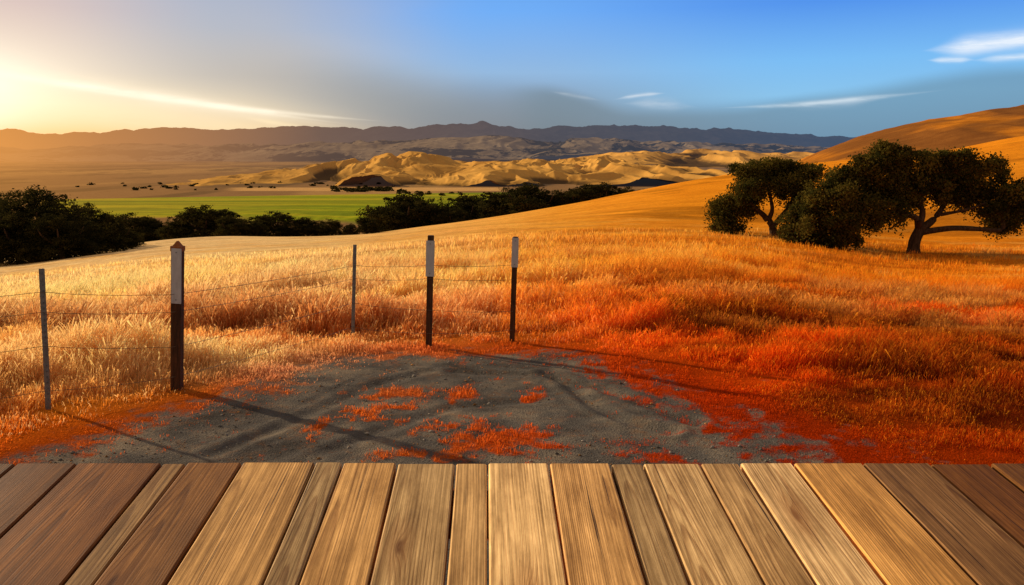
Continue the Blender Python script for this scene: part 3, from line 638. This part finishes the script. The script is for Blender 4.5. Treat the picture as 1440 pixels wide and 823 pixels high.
# ------------------------------------------------------------------ sun & sky
SAZ,SEL=-56.0,17.0
az,el=math.radians(SAZ),math.radians(SEL)
sdv=Vector((math.sin(az)*math.cos(el),math.cos(az)*math.cos(el),math.sin(el)))
sl=bpy.data.lights.new("sun",'SUN'); sl.energy=5.0; sl.angle=math.radians(1.0); sl.color=(1,.82,.56)
so=bpy.data.objects.new("sun",sl); COL.objects.link(so); so.rotation_euler=(-sdv).to_track_quat('-Z','Y').to_euler(); so.location=(0,0,60)
w=bpy.data.worlds.new("World"); sc.world=w; w.use_nodes=True; nt=w.node_tree; nt.nodes.clear(); M,MR,MIX,NZ,MAP,RAMP=mk(nt)
try:
    w.cycles.sampling_method='MANUAL'; w.cycles.sample_map_resolution=256
except Exception: pass
sky=nt.nodes.new('ShaderNodeTexSky'); sky.sky_type='NISHITA'; sky.sun_disc=False; sky.sun_elevation=el; sky.sun_rotation=az
tc=nt.nodes.new('ShaderNodeTexCoord').outputs['Generated']; sx=nt.nodes.new('ShaderNodeSeparateXYZ'); nt.links.new(tc,sx.inputs[0])
A=M('MULTIPLY',M('ARCTAN2',sx.outputs[0],sx.outputs[1]),57.2958); EL=M('MULTIPLY',M('ARCSINE',sx.outputs[2]),57.2958)
cxyz=nt.nodes.new('ShaderNodeCombineXYZ'); nt.links.new(A,cxyz.inputs[0]); nt.links.new(EL,cxyz.inputs[1])
wn=M('SUBTRACT',NZ(MAP(cxyz.outputs[0],(.06,.22,1)),1,3,.45),.5); wf=NZ(MAP(cxyz.outputs[0],(.25,1.6,1)),1,4,.65)
ER=MR(EL,-2.,18.,0.,1.,False)
e_=lambda d:(d+2)/20
left=RAMP(ER,[(0,(.95,.42,.10)),(e_(1.4),(.97,.56,.20)),(e_(3),(.96,.76,.47)),(e_(5),(.84,.68,.52)),(e_(8.7),(.62,.46,.42)),(1,(.40,.36,.42))])
lmid=RAMP(ER,[(0,(.75,.42,.20)),(e_(1.6),(.86,.64,.38)),(e_(3),(.78,.64,.45)),(e_(5),(.54,.48,.43)),(e_(8),(.40,.42,.50)),(1,(.2,.3,.55))])
mid=RAMP(ER,[(0,(.20,.17,.17)),(e_(1.6),(.17,.20,.25)),(e_(3.5),(.20,.28,.40)),(e_(5.5),(.24,.42,.68)),(e_(9.5),(.125,.37,.86)),(1,(.05,.2,.6))])
right=RAMP(ER,[(0,(.15,.28,.42)),(e_(1.6),(.16,.34,.53)),(e_(3.8),(.21,.50,.80)),(e_(6),(.16,.46,.86)),(e_(9.5),(.06,.26,.80)),(1,(.03,.13,.5))])
a1=azel(0,100)[0]; a2=azel(330,100)[0]; a3=azel(700,100)[0]; a4=azel(1150,100)[0]
c=MIX(MR(A,a1,a2),left,lmid); c=MIX(MR(M('ADD',A,M('MULTIPLY',wn,6.)),a2,a3),c,mid); c=MIX(MR(A,a3,a4),c,right)
edge=M('ADD',MR(A,azel(120,0)[0],azel(775,0)[0],9.8,azel(775,132)[1],False),M('MULTIPLY',wn,2.2))
dm=M('MULTIPLY',MR(M('SUBTRACT',edge,EL),-1.0,3.0),MR(A,azel(60,0)[0],azel(560,0)[0]))
lo=M('ADD',MR(A,azel(150,0)[0],azel(640,0)[0],4.6,.2,False),M('MULTIPLY',wn,1.5))
dm=M('MULTIPLY',dm,MR(M('SUBTRACT',EL,lo),-1.4,1.8)); dm=M('MULTIPLY',dm,MR(A,azel(740,0)[0],azel(880,0)[0],1.,.0))
c=MIX(M('MULTIPLY',dm,.72),c,MIX(MR(A,azel(150,0)[0],azel(650,0)[0]),(.42,.36,.32),(.17,.205,.26)))
e2=M('ADD',MR(A,azel(760,0)[0],azel(900,0)[0],azel(760,120)[1],azel(900,152)[1]),MR(A,azel(1000,0)[0],azel(1440,0)[0],0.,2.1))
bm_=M('MULTIPLY',MR(M('SUBTRACT',M('ADD',e2,M('MULTIPLY',wn,1.2)),EL),-.35,.8),MR(A,azel(690,0)[0],azel(780,0)[0]))
c=MIX(M('MULTIPLY',bm_,.70),c,MIX(MR(A,azel(800,0)[0],azel(1300,0)[0]),(.125,.19,.26),(.11,.24,.37)))
g=M('EXPONENT',M('MULTIPLY',M('ADD',M('POWER',M('ABSOLUTE',M('DIVIDE',M('ADD',A,34.5),4.6)),2.),M('POWER',M('ABSOLUTE',M('DIVIDE',M('SUBTRACT',EL,3.6),2.2)),2.)),-1.0))
c=MIX(M('MULTIPLY',g,.95),c,(1.2,1.1,.88))
def streak(c,p0,p1,wid,amt,colr,curve=0.,soft=.35,rag=.5,nz=1.5):
    (xa,ya),(xb,yb)=azel(*p0),azel(*p1); L_=math.hypot(xb-xa,yb-ya); ux,uy=(xb-xa)/L_,(yb-ya)/L_
    dx=M('SUBTRACT',A,xa); dy=M('SUBTRACT',EL,ya)
    t=M('DIVIDE',M('ADD',M('MULTIPLY',dx,ux),M('MULTIPLY',dy,uy)),L_)
    nn=M('ADD',M('MULTIPLY',dx,-uy),M('MULTIPLY',dy,ux))
    bend=M('MULTIPLY',M('MULTIPLY',t,M('SUBTRACT',1.0,t)),curve*4)
    nn=M('SUBTRACT',M('ADD',nn,M('MULTIPLY',wn,wid*nz)),bend)
    env=M('MULTIPLY',MR(t,0.,soft),MR(t,1.,1-soft)) 
    q=M('DIVIDE',nn,M('MULTIPLY_ADD',env,wid,.02))
    g=M('EXPONENT',M('MULTIPLY',M('MULTIPLY',q,q),-1.0))
    g=M('MULTIPLY',M('MULTIPLY',g,env),M('MULTIPLY_ADD',MR(wf,.35,.65),rag,1-rag))
    return MIX(M('MULTIPLY',g,amt,clamp=True),c,colr)
c=streak(c,(-300,110),(430,186),.9,.40,(1.0,.82,.52),0,.4,.3)
c=streak(c,(-430,22),(520,182),.50,.50,(1.05,.90,.68),.0,.35,.4,1.2)
c=streak(c,(-430,34),(520,178),.19,.95,(1.05,.93,.74),.0,.35,.4,1.6)
c=streak(c,(40,116),(560,172),.13,.85,(1.05,.93,.74),-.12,.4,.4,1.6)
c=streak(c,(330,162),(460,186),.14,.5,(1.0,.80,.5),0,.4,.4)
c=streak(c,(860,141),(940,131),.09,.8,(.62,.70,.80),.1,nz=3.)
c=streak(c,(870,146),(985,152),.30,.55,(.50,.60,.72),.15,.4,.7)
c=streak(c,(770,128),(850,142),.08,.5,(.45,.52,.6))
c=streak(c,(1000,152),(1340,126),.11,.80,(.62,.73,.82),-.15,rag=.6,nz=3.)
c=streak(c,(1080,150),(1260,136),.22,.40,(.55,.66,.78),-.1,rag=.7)
c=streak(c,(1290,74),(1560,42),.48,1.0,(.86,.90,.96),.15,.3,.40,2.2)
c=streak(c,(1300,85),(1376,84),.13,.85,(.78,.85,.93),rag=.5)
c=streak(c,(1360,86),(1490,76),.15,.9,(.78,.85,.93),rag=.5)
c=MIX(MR(EL,14.,45.),c,(.25,.225,.22))
back=MR(M('ABSOLUTE',A),50.,95.); c=MIX(M('MULTIPLY',back,MR(EL,-2.,4.)),c,(.36,.28,.21))
c=MIX(MR(EL,-3.,-1.),(.16,.08,.03),c)
nk=MIX(1.0,sky.outputs[0],(.012,.012,.012),'MULTIPLY'); c=MIX(1.0,c,nk,'ADD')
bg=nt.nodes.new('ShaderNodeBackground'); nt.links.new(c,bg.inputs[0]); bg.inputs[1].default_value=1.0
o=nt.nodes.new('ShaderNodeOutputWorld'); nt.links.new(bg.outputs[0],o.inputs[0])
